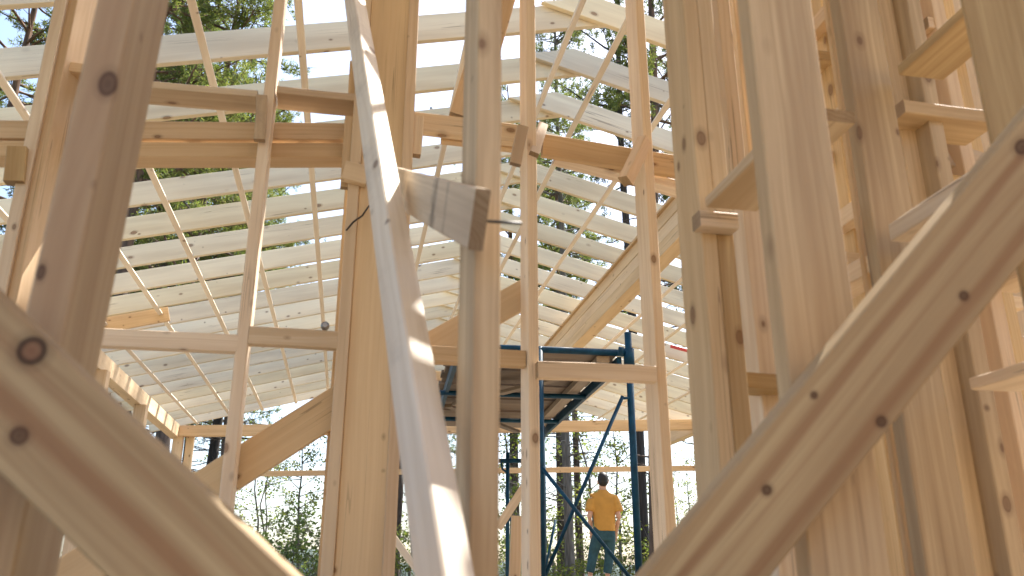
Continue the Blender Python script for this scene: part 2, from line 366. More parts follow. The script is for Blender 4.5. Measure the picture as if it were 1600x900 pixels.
# ------------------------------------------------------------------ roof
roof = empty('roof_frame', (APEX0.x, APEX0.y, 0), 'open gable roof of pale bare rafters with thin battens, sky between them', 'roof frame')
LAT = 4.75; RT_ = 0.04; RH = 0.19
def rafter(k, side):
    apex = APEX0 + HU * (0.6 * (k - 1))
    d = LD_ if side == 'L' else RD_
    # the two halves lap side by side at the ridge; the right one lies on the camera's side
    off = HU * (0.0475 if side == 'L' else 0.0)
    A = apex + off - d * 0.0; B = apex + off + d * LAT
    X = (B - A).normalized(); T = (HU - X * HU.dot(X)).normalized(); H = T.cross(X)
    if H.z < 0: H = -H
    # lap end: run on past the ridge until the top of the far slope cuts it
    s_own, s_oth = (SL, SR) if side == 'L' else (SR, SL)
    nrm = math.sqrt(1 + s_own ** 2)
    lap = RH * nrm / (s_own + s_oth) * (1 - s_own * s_oth) / nrm
    M = Matrix((X, T, H)).transposed().to_4x4()
    me = board_mesh((B - A).length + lap, RH, RT_, 1.0, seg=6, rs=k * 2 + (side == 'L'), cut0=lap / RH)
    return link('rafter', me, M_ROOF, roof, Matrix.Translation(A - X * lap) @ M)
KS = list(range(-2, 19))
for k in KS:
    rafter(k, 'L')
    r = rafter(k, 'R')
    if 0 <= k <= 9:
        c = APEX0 + HU * (0.6 * (k - 1)) - Z * 0.075 - HU * 0.002
        link('bolt', tube_mesh([-HU * 0.018, -HU * 0.003, -HU * 0.003, HU * 0.001], [0.011, 0.011, 0.026, 0.026], 12), M_STEEL, r, Matrix.Translation(c))
def batten(side, lat, k0, k1, wdt=0.045, th=0.02):
    d = LD_ if side == 'L' else RD_
    sl = SL if side == 'L' else SR
    dn = RH * math.sqrt(1 + sl * sl) + 0.024
    A = APEX0 + HU * 0.6 * (k0 - 1) + d * lat - Z * dn; B = APEX0 + HU * 0.6 * (k1 - 1) + d * lat - Z * dn
    dd = d.normalized() * (1 if d.x > 0 else -1)
    return timber('batten', A, B, th, wdt, roof, M_BATT, 0.0, n=dd, seg=8, warp=0.012)
for lat in (0.2, 0.9, 1.4, 1.92, 2.45, 2.99, 3.49, 4.01): batten('L', lat, -2.2, 18.2 if lat != 1.4 else 14)
for lat in (0.15, 0.70, 1.94, 2.47, 3.0, 3.55): batten('R', lat, -2.2, 18.2)
# warm plank nailed over one rafter on the left, far down the room
def on_left(x, y, drop=0.1):
    n = HU.cross(LD_); return plane_hit(x, y, APEX0 - Z * drop, n)
a, b_ = on_left(100, 520, 0.2), on_left(265, 490, 0.2)
timber('plank', a - HU * 0.06, b_ - HU * 0.06, 0.19, 0.03, roof, M_WARM, 0.5, n=HU)
# the deep beam under the right slope
gb = APEX0 + RD_ * 1.25 - Z * 0.232
G0, G1 = gb + HU * 0.6 * 2.2, gb + HU * 0.6 * 17
for i in range(3):
    A = G0 - Z * (0.13 * (i + 1) + 0.002 * i); B = G1 - Z * (0.13 * (i + 1) + 0.002 * i)
    timber('beam_lamination', A + HV * 0.004 * (i % 2), B + HV * 0.004 * (i % 2), 0.13, 0.16, roof, M_GLU, 0.0, n=HV, seg=8, warp=0.001)
timber('beam_cap', G0 - HV * 0.03 + Z * 0.002, G1 - HV * 0.03 + Z * 0.002, 0.028, 0.22, roof, M_WARM, 0.0, n=HV)
sl_p = plane_hit(1046, 544, APEX0 - Z * 0.12, HU.cross(RD_)); sl_q = plane_hit(1076, 552, APEX0 - Z * 0.12, HU.cross(RD_))
lv = timber('spirit_level', sl_p - HU * 0.05, sl_q - HU * 0.05, 0.042, 0.03, None, M_RED, 0.0, n=HU, lab='small red spirit level lying between rafters right of the scaffold', cat='spirit level')

# unseen roof boards over the camera, added and shaped to shade the near timbers
def shade_deck():
    bm = bmesh.new()
    for side, d in (('L', LD_), ('R', RD_)):
        a = APEX0 + HU * (-1.5) + Z * 0.002
        for j in range(24):
            u0, u1 = -j * 0.15, -j * 0.15 - 0.143
            far_ = 0.5 if side == 'R' and u0 > -0.8 else 4.9       # last boards cut short on the right slope so sun reaches the right brace
            q = [a + HU * u0, a + HU * u1, a + HU * u1 + d * far_, a + HU * u0 + d * far_]
            lo = [bm.verts.new(p) for p in q]; hi = [bm.verts.new(p + Z * 0.022) for p in q]
            bm.faces.new(lo); bm.faces.new(hi[::-1])
            for i in range(4): bm.faces.new((lo[i], hi[i], hi[(i + 1) % 4], lo[(i + 1) % 4]))
    bmesh.ops.recalc_face_normals(bm, faces=bm.faces)
    me = bpy.data.meshes.new('shade_deck'); bm.to_mesh(me); bm.free(); return me
rd = link('shade_boarding', shade_deck(), M_ROOF, roof, Matrix.Identity(4)); rd['kind'] = 'stuff'
bwt = empty('added_back_wall', (HU * -4.2)[:], None, None); bwt['kind'] = 'structure'  # added out of view to bounce warm light onto the near timbers
for j in range(22):
    z = 0.02 + j * 0.15
    hw_ = min(4.2, (3.66 - z) / 0.25) if z > 2.55 else 4.2
    c0 = HU * -4.2 + HV * 1.4579
    timber('plank', c0 - HV * hw_ + Z * z, c0 + HV * hw_ + Z * z, 0.145, 0.025, bwt, M_GLU, 0.0, n=-HU)

swt = empty('added_side_wall', (HV * 5.75)[:], None, None); swt['kind'] = 'structure'  # added out of view to cut sky light and bounce from the right
for j in range(16):
    z = 0.02 + j * 0.15
    timber('plank', HU * -4.1 + HV * 5.72 + Z * z, HU * 6.2 + HV * 5.72 + Z * z, 0.145, 0.025, swt, M_GLU, 0.0, n=HV)

# ------------------------------------------------------------------ far wall and left wall
far = empty('wall_frame', (-1, 13.9, 0), 'far wall frame of slim warm beams and corner posts opening onto the trees', 'wall frame')
def far_pt(x, y, off=0.0):
    A = Vector((-5.31, 13.67, 0)); B = Vector((3.09, 14.22, 0)); d = (B - A).normalized(); n = Vector((-d.y, d.x, 0))
    return plane_hit(x, y, A + n * off, n)
fn = Vector((-0.0653, 0.998, 0))
timber('top_plate', far_pt(278, 681), far_pt(1110, 670), 0.17, 0.15, far, M_WARM, 0, n=fn, seg=8)
timber('rail', far_pt(270, 746), far_pt(1110, 735), 0.085, 0.05, far, M_WARM, 0, n=fn, seg=8)
p = far_pt(283, 690); post('post', 268, 700, p.y, 0.15, 0.15, far, M_WARM, 0, yaw=PSI, z1=2.38 + HC)
post('post', 289, 700, p.y + 0.12, 0.12, 0.1, far, M_GLU, 0, yaw=PSI, z1=2.38 + HC)
p = far_pt(1098, 700); post('post', 1098, 700, p.y, 0.15, 0.15, far, M_WARM, 0, yaw=PSI, z1=2.5 + HC)
lw = empty('wall_frame', (-4.9, 11, 0), 'left eave wall of the far room, long plate on two orange posts', 'wall frame')
pl = APEX0 + LD_ * 4.22 - Z * 0.215
timber('wall_plate', pl + HU * 0.6 * 5 - Z * 0.2, pl + HU * 0.6 * 17.2 - Z * 0.2, 0.2, 0.15, lw, M_GLU, 0, n=-HV, seg=8)
for x, y, k in ((221, 650, 13.2), (163, 600, 9.9)):
    q = pl + HU * 0.6 * (k - 1)
    timber('post', Vector((q.x, q.y, 0)), Vector((q.x, q.y, pl.z - 0.203)), 0.15, 0.15, lw, M_WARM, 0.5, n=HU)
rw = empty('wall_frame', (4.2, 11, 0), 'right eave wall of the far room, plate on posts behind the near studs', 'wall frame')
pr = APEX0 + RD_ * 4.22 - Z * 0.215
timber('wall_plate', pr + HU * 0.6 * 0 - Z * 0.2, pr + HU * 0.6 * 17.2 - Z * 0.2, 0.2, 0.15, rw, M_GLU, 0, n=HV, seg=8)
for k in (3, 6, 9, 12, 15):
    q = pr + HU * 0.6 * (k - 1)
    timber('post', Vector((q.x, q.y, 0)), Vector((q.x, q.y, pr.z - 0.203)), 0.12, 0.15, rw, M_GLU, 0.5, n=HU)

# ------------------------------------------------------------------ the central stud wall
cw = empty('wall_frame', (W0.x, W0.y, 0), 'central stud wall with noggins, doubled header boards and a built up post', 'wall frame')
post('stud', 421, 225, None, 0.045, 0.145, cw, M_STUD, 1.0)
pz = WP(535, 675)
post('stud', 516, 675, None, 0.047, 0.145, cw, M_GLU, 0.0)
post('post_core', 536, 675, pz.y + 0.012, 0.184, 0.14, cw, M_GLU, 0.0)
post('stud', 607.5, 675, pz.y + 0.035, 0.046, 0.145, cw, M_WARM, 0.0)
post('stud', 512, 675, pz.y + 0.19, 0.06, 0.045, cw, M_WARM, 0.0)
post('stud', 825, 500, None, 0.045, 0.145, cw, M_STUD, 0.0)
post('stud', 1032, 675, None, 0.045, 0.145, cw, M_STUD, 0.0)
# noggin row above the doorway
beam_w('noggin', 60, 536, 370, 550, 0.07, 0.045, cw, M_STUD)
beam_w('noggin', 387, 537, 529, 545, 0.072, 0.045, cw, M_STUD)
beam_w('noggin', 622, 563, 822, 573, 0.07, 0.045, cw, M_WARM, off=0.03)
beam_w('noggin', 841, 590, 1027, 597, 0.07, 0.045, cw, M_STUD, off=-0.048)
# flat noggins higher up
beam_w('noggin', 150, 129, 402, 151, 0.032, 0.145, cw, M_STUD)
beam_w('noggin', 432, 144, 556, 157, 0.034, 0.145, cw, M_WARM)
# doubled header, left
beam_w('header_board', -40, 216, 545, 218, 0.085, 0.045, cw, M_WARM, off=0.15)
beam_w('header_board', -40, 243, 545, 245, 0.07, 0.11, cw, M_WARM, off=0.13)
# doubled header, right
beam_w('header_board', 640, 203, 830, 226, 0.10, 0.045, cw, M_STUD, off=0.15)
beam_w('header_board', 690, 219, 830, 236, 0.05, 0.045, cw, M_WARM, off=0.2)
beam_w('header_board', 848, 240, 1075, 276, 0.11, 0.045, cw, M_WARM, off=0.15)
beam_w('header_board', 870, 246, 1075, 300, 0.05, 0.09, cw, M_STUD, off=0.2)
q = WP(508, 509, -0.004)
link('bolt', tube_mesh([-WU * 0.016, -WU * 0.004, -WU * 0.004, WU * 0.012], [0.010, 0.010, 0.017, 0.017], 12), M_STEEL, cw, Matrix.Translation(q))
# cleats on the studs
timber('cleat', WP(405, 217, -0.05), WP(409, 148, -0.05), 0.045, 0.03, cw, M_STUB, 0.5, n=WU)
timber('cleat', WP(806, 255, -0.05), WP(818, 196, -0.05), 0.05, 0.03, cw, M_WARM, 0.5, n=WU)
timber('cleat', WP(836, 238, -0.02), WP(850, 192, 0.1), 0.045, 0.03, cw, M_STUD, 0.5, n=WU)
timber('cleat', WP(984, 282, -0.09), WP(1014, 218, -0.06), 0.06, 0.05, cw, M_WARM, 0.5, n=axes(0.9)[0])
timber('cleat', WP(549, 148, 0.02), WP(552, 95, 0.02), 0.03, 0.03, cw, M_WARM, 0.5, n=WU)
timber('cleat', WP(541, 292, 0.02), WP(548, 182, 0.02), 0.05, 0.03, cw, M_WARM, 0.5, n=WU)
timber('cleat', WP(537, 264, -0.04), WP(575, 274, -0.04), 0.085, 0.04, cw, M_GLU, 0.5, n=WU)
timber('cleat', WP(648, 240, 0.02), WP(653, 180, 0.02), 0.055, 0.04, cw, M_STUD, 0.5, n=WU)
timber('cleat', WP(20, 282, -0.05), WP(26, 228, -0.05), 0.07, 0.05, cw, M_NEAR, 0.5, n=WU)
# diagonal braces fixed to the back of the wall
timber('brace', WP(60, 929, 0.16), WP(570, 604, 0.16), 0.145, 0.045, cw, M_GLU, 0.5, n=WU)
timber('brace', WP(727, 182, 0.16), WP(840, -195, 0.16), 0.15, 0.045, cw, M_WARM, 0.5, n=WU)
timber('brace', WP(606, 580, 0.165), WP(826, 454, 0.165), 0.125, 0.045, cw, M_GLU, 0.5, n=WU)

# ------------------------------------------------------------------ left corner studs
lc = empty('wall_frame', (-2.0, 3.0, 0), 'left corner of doubled studs with sun stripes, behind the blurred post', 'wall frame')
post('stud', 58, 225, 2.95, 0.045, 0.145, lc, M_CREAM, 1.0, yaw=0.25)
post('stud', 60, 225, 2.975, 0.042, 0.145, lc, M_WARM, 0.0, yaw=-0.1)
post('stud', 76, 225, 3.16, 0.075, 0.045, lc, M_CREAM, 0.0, yaw=-0.25)
timber('noggin', PD(103, 110, 3.0), PD(180, 118, 3.05), 0.045, 0.145, lc, M_WARM, 0, n=WU)
post('stud', 20, 560, 3.6, 0.045, 0.145, lc, M_STUD, 1.0, yaw=0.1)

# ------------------------------------------------------------------ right stud walls
rc = empty('wall_frame', (1.4, 2.2, 0), 'crowded right hand stud walls with stepped noggins and open gaps', 'wall frame')
post('stud', 1102, 450, 2.08, 0.045, 0.145, rc, M_SIDE, 0.0)
q = PD(1102, 450, 2.08) + WV * 0.047 + WU * 0.004
timber('stud', (q.x, q.y, 0), (q.x, q.y, PD(1100, 352, 2.08).z), 0.05, 0.12, rc, M_NEAR, 0.0, n=WU)
timber('stud', (q.x, q.y, PD(1100, 325, 2.08).z), (q.x, q.y, roof_z(q)), 0.05, 0.12, rc, M_SIDE, 0.0, n=WU)
a = PD(1095, 352, 2.03)
timber('noggin', a, along(a, WV, 1155), 0.045, 0.05, rc, M_STUD, 0, n=WU)
post('stud', 1145, 192, 2.6, 0.05, 0.05, rc, M_WARM, 0.3)
post('stud', 1161, 330, 2.45, 0.06, 0.08, rc, M_STUD, 0.0, z1=PD(1161, 318, 2.45).z)
post('stud', 1218, 450, 1.42, 0.145, 0.045, rc, M_NEAR, 0.0, z1=2.6)
post('stud', 1323, 225, 2.15, 0.047, 0.02, rc, M_WARM, 0.0)
post('stud', 1347, 232, 1.98, 0.125, 0.045, rc, M_NEAR, 0.0)
post('stud', 1425, 100, 2.7, 0.20, 0.03, rc, M_SIDE, 0.15)
post('stud', 1547, 220, 1.5, 0.2, 0.05, rc, M_NEAR, 0.0, yaw=-0.5, z1=2.6)
post('stud', 1487, 675, 2.3, 0.1, 0.06, rc, M_NEAR, 0.0)
post('stud', 1540, 675, 2.25, 0.05, 0.1, rc, M_NEAR, 0.0)
post('stud', 1588, 675, 2.5, 0.05, 0.1, rc, M_WARM, 0.0)
post('stud', 1440, 300, 2.5, 0.05, 0.1, rc, M_WARM, 0.0)
for (x, y, D, wv, wu, mt) in ((1230, 300, 3.1, 0.05, 0.145, M_STUD), (1275, 300, 3.7, 0.05, 0.1, M_WARM), (1510, 300, 3.2, 0.1, 0.1, M_STUD), (1560, 300, 3.4, 0.05, 0.145, M_STUD), (1195, 480, 3.3, 0.045, 0.145, M_WARM)):
    post('stud', x, y, D, wv, wu, rc, mt, 0.0)
def beam_u(name, x, y, D, x2, h, t, mat):
    A = PD(x, y, D); B = along(A, HU, x2)
    return timber(name, A, B, h, t, rc, mat, 0.0, n=HV)
def beam_v(name, x, y, D, x2, h, t, mat, parent=None):
    A = PD(x, y, D); B = along(A, WV, x2)
    return timber(name, A, B, h, t, parent or rc, mat, 0.0, n=WU)
beam_u('noggin', 1103, 324, 2.02, 1240, 0.03, 0.145, M_CREAM)
beam_u('noggin', 1405, 117, 1.95, 1530, 0.03, 0.135, M_NEAR)
beam_u('noggin', 1392, 377, 1.9, 1560, 0.045, 0.12, M_STUD)
beam_u('noggin', 1322, 445, 2.25, 1382, 0.05, 0.12, M_STUD)
beam_u('noggin', 1517, 609, 2.1, 1660, 0.03, 0.14, M_STUD)
beam_v('noggin', 1415, 175, 2.2, 1560, 0.045, 0.145, M_NEAR)
beam_v('noggin', 1160, 604, 2.35, 1262, 0.045, 0.1, M_NEAR)
timber('brace', PD(1415, 215, 2.6), PD(1560, 262, 2.5), 0.1, 0.04, rc, M_STUD, 0.5, n=WU)
for (x, y, D, x2, mt) in ((1262, 62, 3.0, 1300, M_WARM), (1262, 130, 3.3, 1310, M_STUD), (1285, 215, 3.0, 1325, M_STUD), (1300, 365, 3.0, 1352, M_STUD)):
    beam_u('noggin', x, y, D, x2, 0.07, 0.145, mt)
for (x, y, D, x2, mt) in ((1290, 252, 3.0, 1340, M_WARM), (1290, 296, 3.1, 1345, M_WARM), (1280, 320, 3.3, 1350, M_NEAR), (1365, 690, 3.2, 1410, M_STUD), (1400, 40, 3.0, 1500, M_WARM), (1560, 480, 3.0, 1600, M_STUD), (1575, 545, 3.0, 1620, M_WARM)):
    beam_v('noggin', x, y, D, x2, 0.05, 0.145, mt)
for (x, y, D, x2, mt) in ((1452, 42, 2.5, 1500, M_WARM), (1440, 286, 2.45, 1515, M_NEAR), (1258, 405, 2.9, 1345, M_STUD), (1255, 90, 2.9, 1312, M_NEAR), (1180, 250, 2.9, 1230, M_STUD)):
    beam_v('noggin', x, y, D, x2, 0.045, 0.145, mt)
for (x, y, D, x2, mt) in ((1270, 470, 2.6, 1350, M_STUD), (1470, 90, 2.9, 1560, M_WARM), (1540, 455, 2.6, 1640, M_STUD)):
    beam_u('noggin', x, y, D, x2, 0.045, 0.12, mt)
for (x, y, D, wv, wu, mt) in ((1300, 120, 2.95, 0.045, 0.12, M_SIDE), (1475, 120, 3.1, 0.045, 0.12, M_SIDE), (1395, 560, 3.2, 0.04, 0.06, M_STUD), (1588, 560, 2.9, 0.045, 0.12, M_SIDE)):
    post('stud', x, y, D, wv, wu, rc, mt, 0.0)
timber('brace', PD(1362, 745, 3.3), PD(1398, 690, 3.3), 0.03, 0.03, rc, M_WARM, 0.5, n=WU)

# ------------------------------------------------------------------ loose and foreground timbers
np_ = PD(107, 450, 1.1)
timber('post', (np_.x - 0.008, np_.y, 0), (np_.x + 0.062, np_.y, 2.4), 0.053, 0.195, None, M_POST_L, 1.0, n=axes(PSI + 0.03)[0], warp=0.001, lab='big blurred near post on the left, one dark knot on its face', cat='post')
mp_ = PD(740, 450, 1.45)
timber('post', (mp_.x, mp_.y, 0), (mp_.x, mp_.y, 2.6), 0.05, 0.145, None, M_NEAR, 0.0, n=axes(0.257)[0], lab='single square post standing close, just left of the picture centre', cat='post')
A, B = PC(-120, 484, 1.0), PC(520, 1098, 0.97)
timber('diagonal_brace', A, B, 0.139, 0.045, None, M_BRACE_L, 0.5, n=axes(0.0)[0], warp=0.0, lab='blurred diagonal brace falling from lower left, large dark knot near its upper edge', cat='brace')
A, B = PC(1010, 1018, 1.29), PC(1680, 195, 1.42)
timber('diagonal_brace', A, B, 0.15, 0.045, None, M_BRACE_R, 0.5, warp=0.0, n=Vector((0.3, 0.9, 0.6)).normalized(), lab='blurred diagonal brace rising to the right edge, brown grain bands and bright top edge', cat='brace')
# leaning prop: right and left faces seen, the arris between them traced
A, B = PC(697, 918, 1.17), PC(551, -20, 3.6)
X = (B - A).normalized(); wv_ = ((A + B) / 2 - CAM).normalized()
e1 = X.cross(wv_).normalized(); e1 = e1 if e1.x > 0 else -e1
e2 = (wv_ - X * wv_.dot(X)).normalized()
Y1, Z1 = (e2 - e1).normalized(), (e2 + e1).normalized()
if X.cross(Y1).dot(Z1) < 0: Y1, Z1 = Z1, Y1
tag(link('leaning_prop', board_mesh((B - A).length, 0.065, 0.065, 0.0, seg=8, warp=0.0, cham=0.004), M_PROP, None, Matrix.Translation(A) @ Matrix((X, Y1, Z1)).transposed().to_4x4()),
    'pale greyish leaning prop with sunlit patches crossing the built up post', 'prop')
A, B = PC(600, 283, 2.77), PC(737, 342, 1.48)
hd_ = Vector((B.x - A.x, B.y - A.y, 0)).normalized()
timber('short_plank', A, B, 0.11, 0.028, None, M_STUB, 0.5, n=Vector((-hd_.y, hd_.x, 0)), lab='short weathered plank stub with dark stain marks and painted shade, its end grain against the square post', cat='plank')
tag(tube('nail', [PC(752, 345, 1.5), PC(815, 349, 1.5)], 0.003, None, M_DARK, 6), 'thin dark nail sticking out right from the plank stub', 'nail')
tag(tube('cable', [WP(541, 360, -0.02), WP(552, 347, -0.05), WP(566, 337, -0.03), WP(577, 321, -0.02)], 0.004, None, M_DARK, 6), 'short bent dark cable end poking out of the built up post', 'cable')
# boards beyond the prop
bs = empty('plank_rack', (-1, 9, 0), 'rack of four yellow planks seen between the prop and the centre post', 'rack')
for y in (594, 609, 626, 645):
    timber('plank', PD(660, y, 9.0), PD(725, y, 9.0), 0.10, 0.2, bs, M_WARM, 0.0, n=Vector((0, 1, 0)))
for x in (664, 722):
    q = PD(x, 640, 9.05); timber('upright', (q.x, q.y, 0), (q.x, q.y, PD(700, 585, 9).z), 0.06, 0.06, bs, M_WARM, 0.0, n=Vector((0, 1, 0)))
A = PD(803, 905, 5.4)
timber('leaning_board', (A.x, A.y, 0), PD(808, 806, 5.5), 0.07, 0.03, None, M_WARM, 0.5, n=axes(0.1)[0], lab='orange board on end left of the scaffold leg, behind a slim stud', cat='board')
timber('leaning_board', Vector((PD(778, 825, 9).x, PD(778, 825, 9).y, PD(778, 825, 9).z)), PD(822, 757, 9), 0.09, 0.04, None, M_WARM, 0.5, n=axes(0.1)[0], lab='slanting light plank fixed across the second blue frame', cat='board')
A = PD(612, 836, 9); B = PD(670, 915, 9)
timber('leaning_board', A, B, 0.07, 0.04, None, M_STUD, 0.5, n=axes(0.1)[0], lab='small pale slat sloping down between the built up post and the prop', cat='board')

# ------------------------------------------------------------------ scaffolds
S_D = 6.2
M_BLUE.node_tree.nodes['Principled BSDF'].inputs['Specular IOR Level'].default_value = 0.25
sf = empty('scaffold', (0.4, S_D + 1, 0), 'dark blue tube scaffold with plank deck, crossed braces, in front of the man', 'scaffold')
su = HU; R_ = 0.027
L0, R0 = PD(846, 800, S_D), PD(994, 800, S_D + 0.1)
dz = PD(900, 546, S_D).z
fr_len = 3.0
corners = {}
for nm, q, top in (('l', L0, dz + 0.02), ('r', R0, dz + 0.16)):
    corners[nm] = q
    tube('leg', [(q.x, q.y, 0.03), (q.x, q.y, top)], R_, sf, M_BLUE, 12)
    f_ = q + su * fr_len
    tube('leg', [(f_.x, f_.y, 0.03), (f_.x, f_.y, dz - 0.2 if nm == 'l' else dz)], R_ * 0.9, sf, M_BLUE, 12)
    for pp in (q, f_):
        link('foot_plate', tube_mesh([(0, 0, 0.0), (0, 0, 0.03)], 0.06, 8), M_BLUE, sf, Matrix.Translation((pp.x, pp.y, 0.002)))
def at(q, z): return Vector((q.x, q.y, z))
top_l = PD(700, 541, S_D - 0.1)
tube('ledger', [top_l, at(L0, dz + 0.0), at(R0, PD(985, 552, S_D + .1).z)], R_, sf, M_BLUE, 12)
tube('coupler', [at(R0, PD(985, 540, S_D).z), at(R0, PD(985, 566, S_D).z)], 0.042, sf, M_BLUE, 10)
tube('coupler', [PD(966, 549, S_D - .02), PD(974, 550, S_D - .02)], 0.037, sf, M_BLUE, 10)
# side rail of the deck running away from the camera, then the deck planks beside it
rA = PD(964, 556, S_D + 0.1)
r_ = ray(846, 671); rB = CAM + r_ * ((rA.z - CAM.z) / r_.z)
dr_ = (rB - rA).normalized(); dl_ = Vector((-dr_.y, dr_.x, 0))
if dl_.x > 0: dl_ = -dl_
timber('side_rail', rA - Z * 0.05, rB - Z * 0.05, 0.085, 0.035, sf, M_BLUE, 0.5, n=-dl_)
timber('bearer', rA + dl_ * 0.16 - Z * 0.03, rB + dl_ * 0.16 - Z * 0.03, 0.05, 0.10, sf, M_OLD2, 0.5, n=-dl_)
timber('bearer', rA + dl_ * 0.95 - Z * 0.03, rB + dl_ * 0.95 - Z * 0.03, 0.05, 0.10, sf, M_OLD2, 0.5, n=-dl_)
timber('side_rail', rA + dl_ * 1.25 - Z * 0.05, rB + dl_ * 1.25 - Z * 0.05, 0.085, 0.035, sf, M_BLUE, 0.5, n=-dl_)
nb_ = 17; dl_len = (rB - rA).length
for i in range(nb_):
    c = rA + dr_ * (dl_len * i / nb_) + Z * (0.004 + 0.005 * (i % 3)) - dl_ * (0.02 * (i % 2))
    timber('deck_plank', c, c + dl_ * 1.3, 0.03, dl_len / nb_ - 0.018, sf, M_OLD, 0.0, n=dr_, seg=3, warp=0.006)
for (f1, f2) in ((0.08, 0.48), (0.9, 0.5)):
    timber('deck_brace', rA + (rB - rA) * f1 + dl_ * 0.3 - Z * 0.085, rA + (rB - rA) * f2 + dl_ * 1.15 - Z * 0.085, 0.03, 0.07, sf, M_OLD2, 0.5, n=dr_)
for f in (0.33, 0.7):
    c = rA + (rB - rA) * f - Z * 0.09; tube('ledger', [c, c + dl_ * 1.3], 0.022, sf, M_BLUE, 10)
b1 = [PD(973, 619, S_D + .05), PD(846, 912, S_D + 0.02)]; b2 = [PD(846, 730, S_D - .03), PD(990, 910, S_D + 0.0)]
tube('cross_brace', b1, 0.014, sf, M_BLUE, 8); tube('cross_brace', b2, 0.014, sf, M_BLUE, 8)
tube('brace_pin', [PD(972, 622, S_D + .05), PD(988, 622, S_D + .1)], 0.01, sf, M_BLUE, 8)
s2 = empty('scaffold', (0, 9.3, 0), 'second smaller blue scaffold frame standing left, behind the slim centre stud', 'scaffold')
for x, tp in ((793, 707), (846, 716)):
    q = PD(x, 800, 9.3); tube('leg', [(q.x, q.y, 0.0), (q.x, q.y, PD(x, tp, 9.3).z)], 0.022, s2, M_BLUE, 10)
for y in (720, 811):
    tube('ledger', [PD(779, y, 9.27), PD(848, y, 9.27)], 0.024, s2, M_BLUE, 10)
tube('elbow', [PD(783, 722, 9.28), PD(785, 733, 9.28), PD(792, 738, 9.28)], 0.012, s2, M_BLUE, 8)
tube('cross_brace', [PD(868, 812, 9.1), PD(850, 900, 9.1)], 0.014, s2, M_BLUE, 8)
dq = PD(690, 629, 8.85)
tl = empty('tool_bag', dq, 'small dark and red tool bag resting on the yellow planks', 'bag')
timber('pouch', PD(683, 632, 8.9), PD(706, 632, 8.9), 0.05, 0.05, tl, M_RED, 0.0, n=Vector((0, 1, 0)), cham=0.012)
timber('flap', PD(686, 630, 8.88), PD(700, 629, 8.88), 0.055, 0.06, tl, M_DARK, 0.0, n=Vector((0, 1, 0)), cham=0.012)

# ------------------------------------------------------------------ the man
D_M = 13.0
def MP(x, y, dy=0.0): return PD(x, y, D_M) + Vector((0, dy, 0))
def merge(meshes):
    bm = bmesh.new()
    for me in meshes: bm.from_mesh(me); bpy.data.meshes.remove(me)
    me = bpy.data.meshes.new('figure'); bm.to_mesh(me); bm.free(); return me
def loft(rings, n=20):
    """rings of (centre, half width, half depth); closed at both ends"""
    vs, fs = [], []
    for c, rx, ry in rings:
        for k in range(n):
            a = 2 * math.pi * k / n
            ca, sa = math.cos(a), math.sin(a)
            vs.append((c[0] + rx * math.copysign(abs(ca) ** 0.85, ca), c[1] + ry * math.copysign(abs(sa) ** 0.85, sa), c[2]))
    for i in range(len(rings) - 1):
        for k in range(n): fs.append((i * n + k, i * n + (k + 1) % n, (i + 1) * n + (k + 1) % n, (i + 1) * n + k))
    fs.append(tuple(range(n - 1, -1, -1))); fs.append(tuple((len(rings) - 1) * n + k for k in range(n)))
    me = bpy.data.meshes.new('loft'); me.from_pydata(vs, [], fs)
    bm = bmesh.new(); bm.from_mesh(me); bmesh.ops.recalc_face_normals(bm, faces=bm.faces); bm.to_mesh(me); bm.free()
    return me
def blob(c, r, n=16):
    bm = bmesh.new(); bmesh.ops.create_uvsphere(bm, u_segments=n, v_segments=n // 2 + 2, radius=1.0)
    for v_ in bm.verts: v_.co = Vector((v_.co.x * r[0], v_.co.y * r[1], v_.co.z * r[2])) + Vector(c)
    me = bpy.data.meshes.new('blob'); bm.to_mesh(me); bm.free(); return me
def smoothed(name, meshes, mat, parent, voxel, it=4):
    me = merge(meshes); o0 = parent.location.copy()
    for v_ in me.vertices: v_.co -= o0
    ob = link(name, me, mat, parent, Matrix.Translation(o0))
    r = ob.modifiers.new('remesh', 'REMESH'); r.mode = 'VOXEL'; r.voxel_size = voxel; r.use_smooth_shade = True
    sm = ob.modifiers.new('smooth', 'SMOOTH'); sm.factor = 0.5; sm.iterations = it
    return ob
def limb(pts, rad, n=12): 
    # finer path so that joints bend softly
    P_, R_l = [], []
    for i in range(len(pts) - 1):
        for f in (0.0, 0.33, 0.66):
            P_.append(pts[i].lerp(pts[i + 1], f)); R_l.append(rad[i] + (rad[i + 1] - rad[i]) * f)
    P_.append(pts[-1]); R_l.append(rad[-1])
    me = tube_mesh(P_, R_l, n)
    return me
M_SKIN = plain('skin', (0.56, 0.33, 0.23), 0.5, 0, 0.1, 20)
M_TEE = plain('orange_cotton', (0.52, 0.265, 0.05), 0.85, 0, 0.16, 9)
M_JEAN = plain('teal_denim', (0.022, 0.075, 0.092), 0.85, 0, 0.3, 25)
M_HAIR = plain('black_hair', (0.010, 0.009, 0.009), 0.55, 0, 0.4, 90)
M_SHOE = plain('shoe_canvas', (0.55, 0.53, 0.50), 0.7, 0, 0.2, 20)
M_EYE = plain('eye_white', (0.75, 0.73, 0.70), 0.3, 0, 0.02, 20)
mc = MP(940, 905); mc.z = 0
man = empty('person', mc, 'person in an orange t-shirt and teal jeans standing with their back to us', 'person')
neck0, neck1, head = MP(941, 775), MP(941.5, 764), MP(942, 751)
shL, shR = MP(924.5, 777), MP(961.5, 779)
elL, elR = MP(920.5, 808, -0.06), MP(966.5, 808, -0.05)
wrL, wrR = MP(925, 829, 0.10), MP(963.5, 831, 0.08)
hipL, hipR = MP(935, 836), MP(952, 836)
knL, knR = MP(927, 865, 0.03), MP(952.5, 866, 0.02)
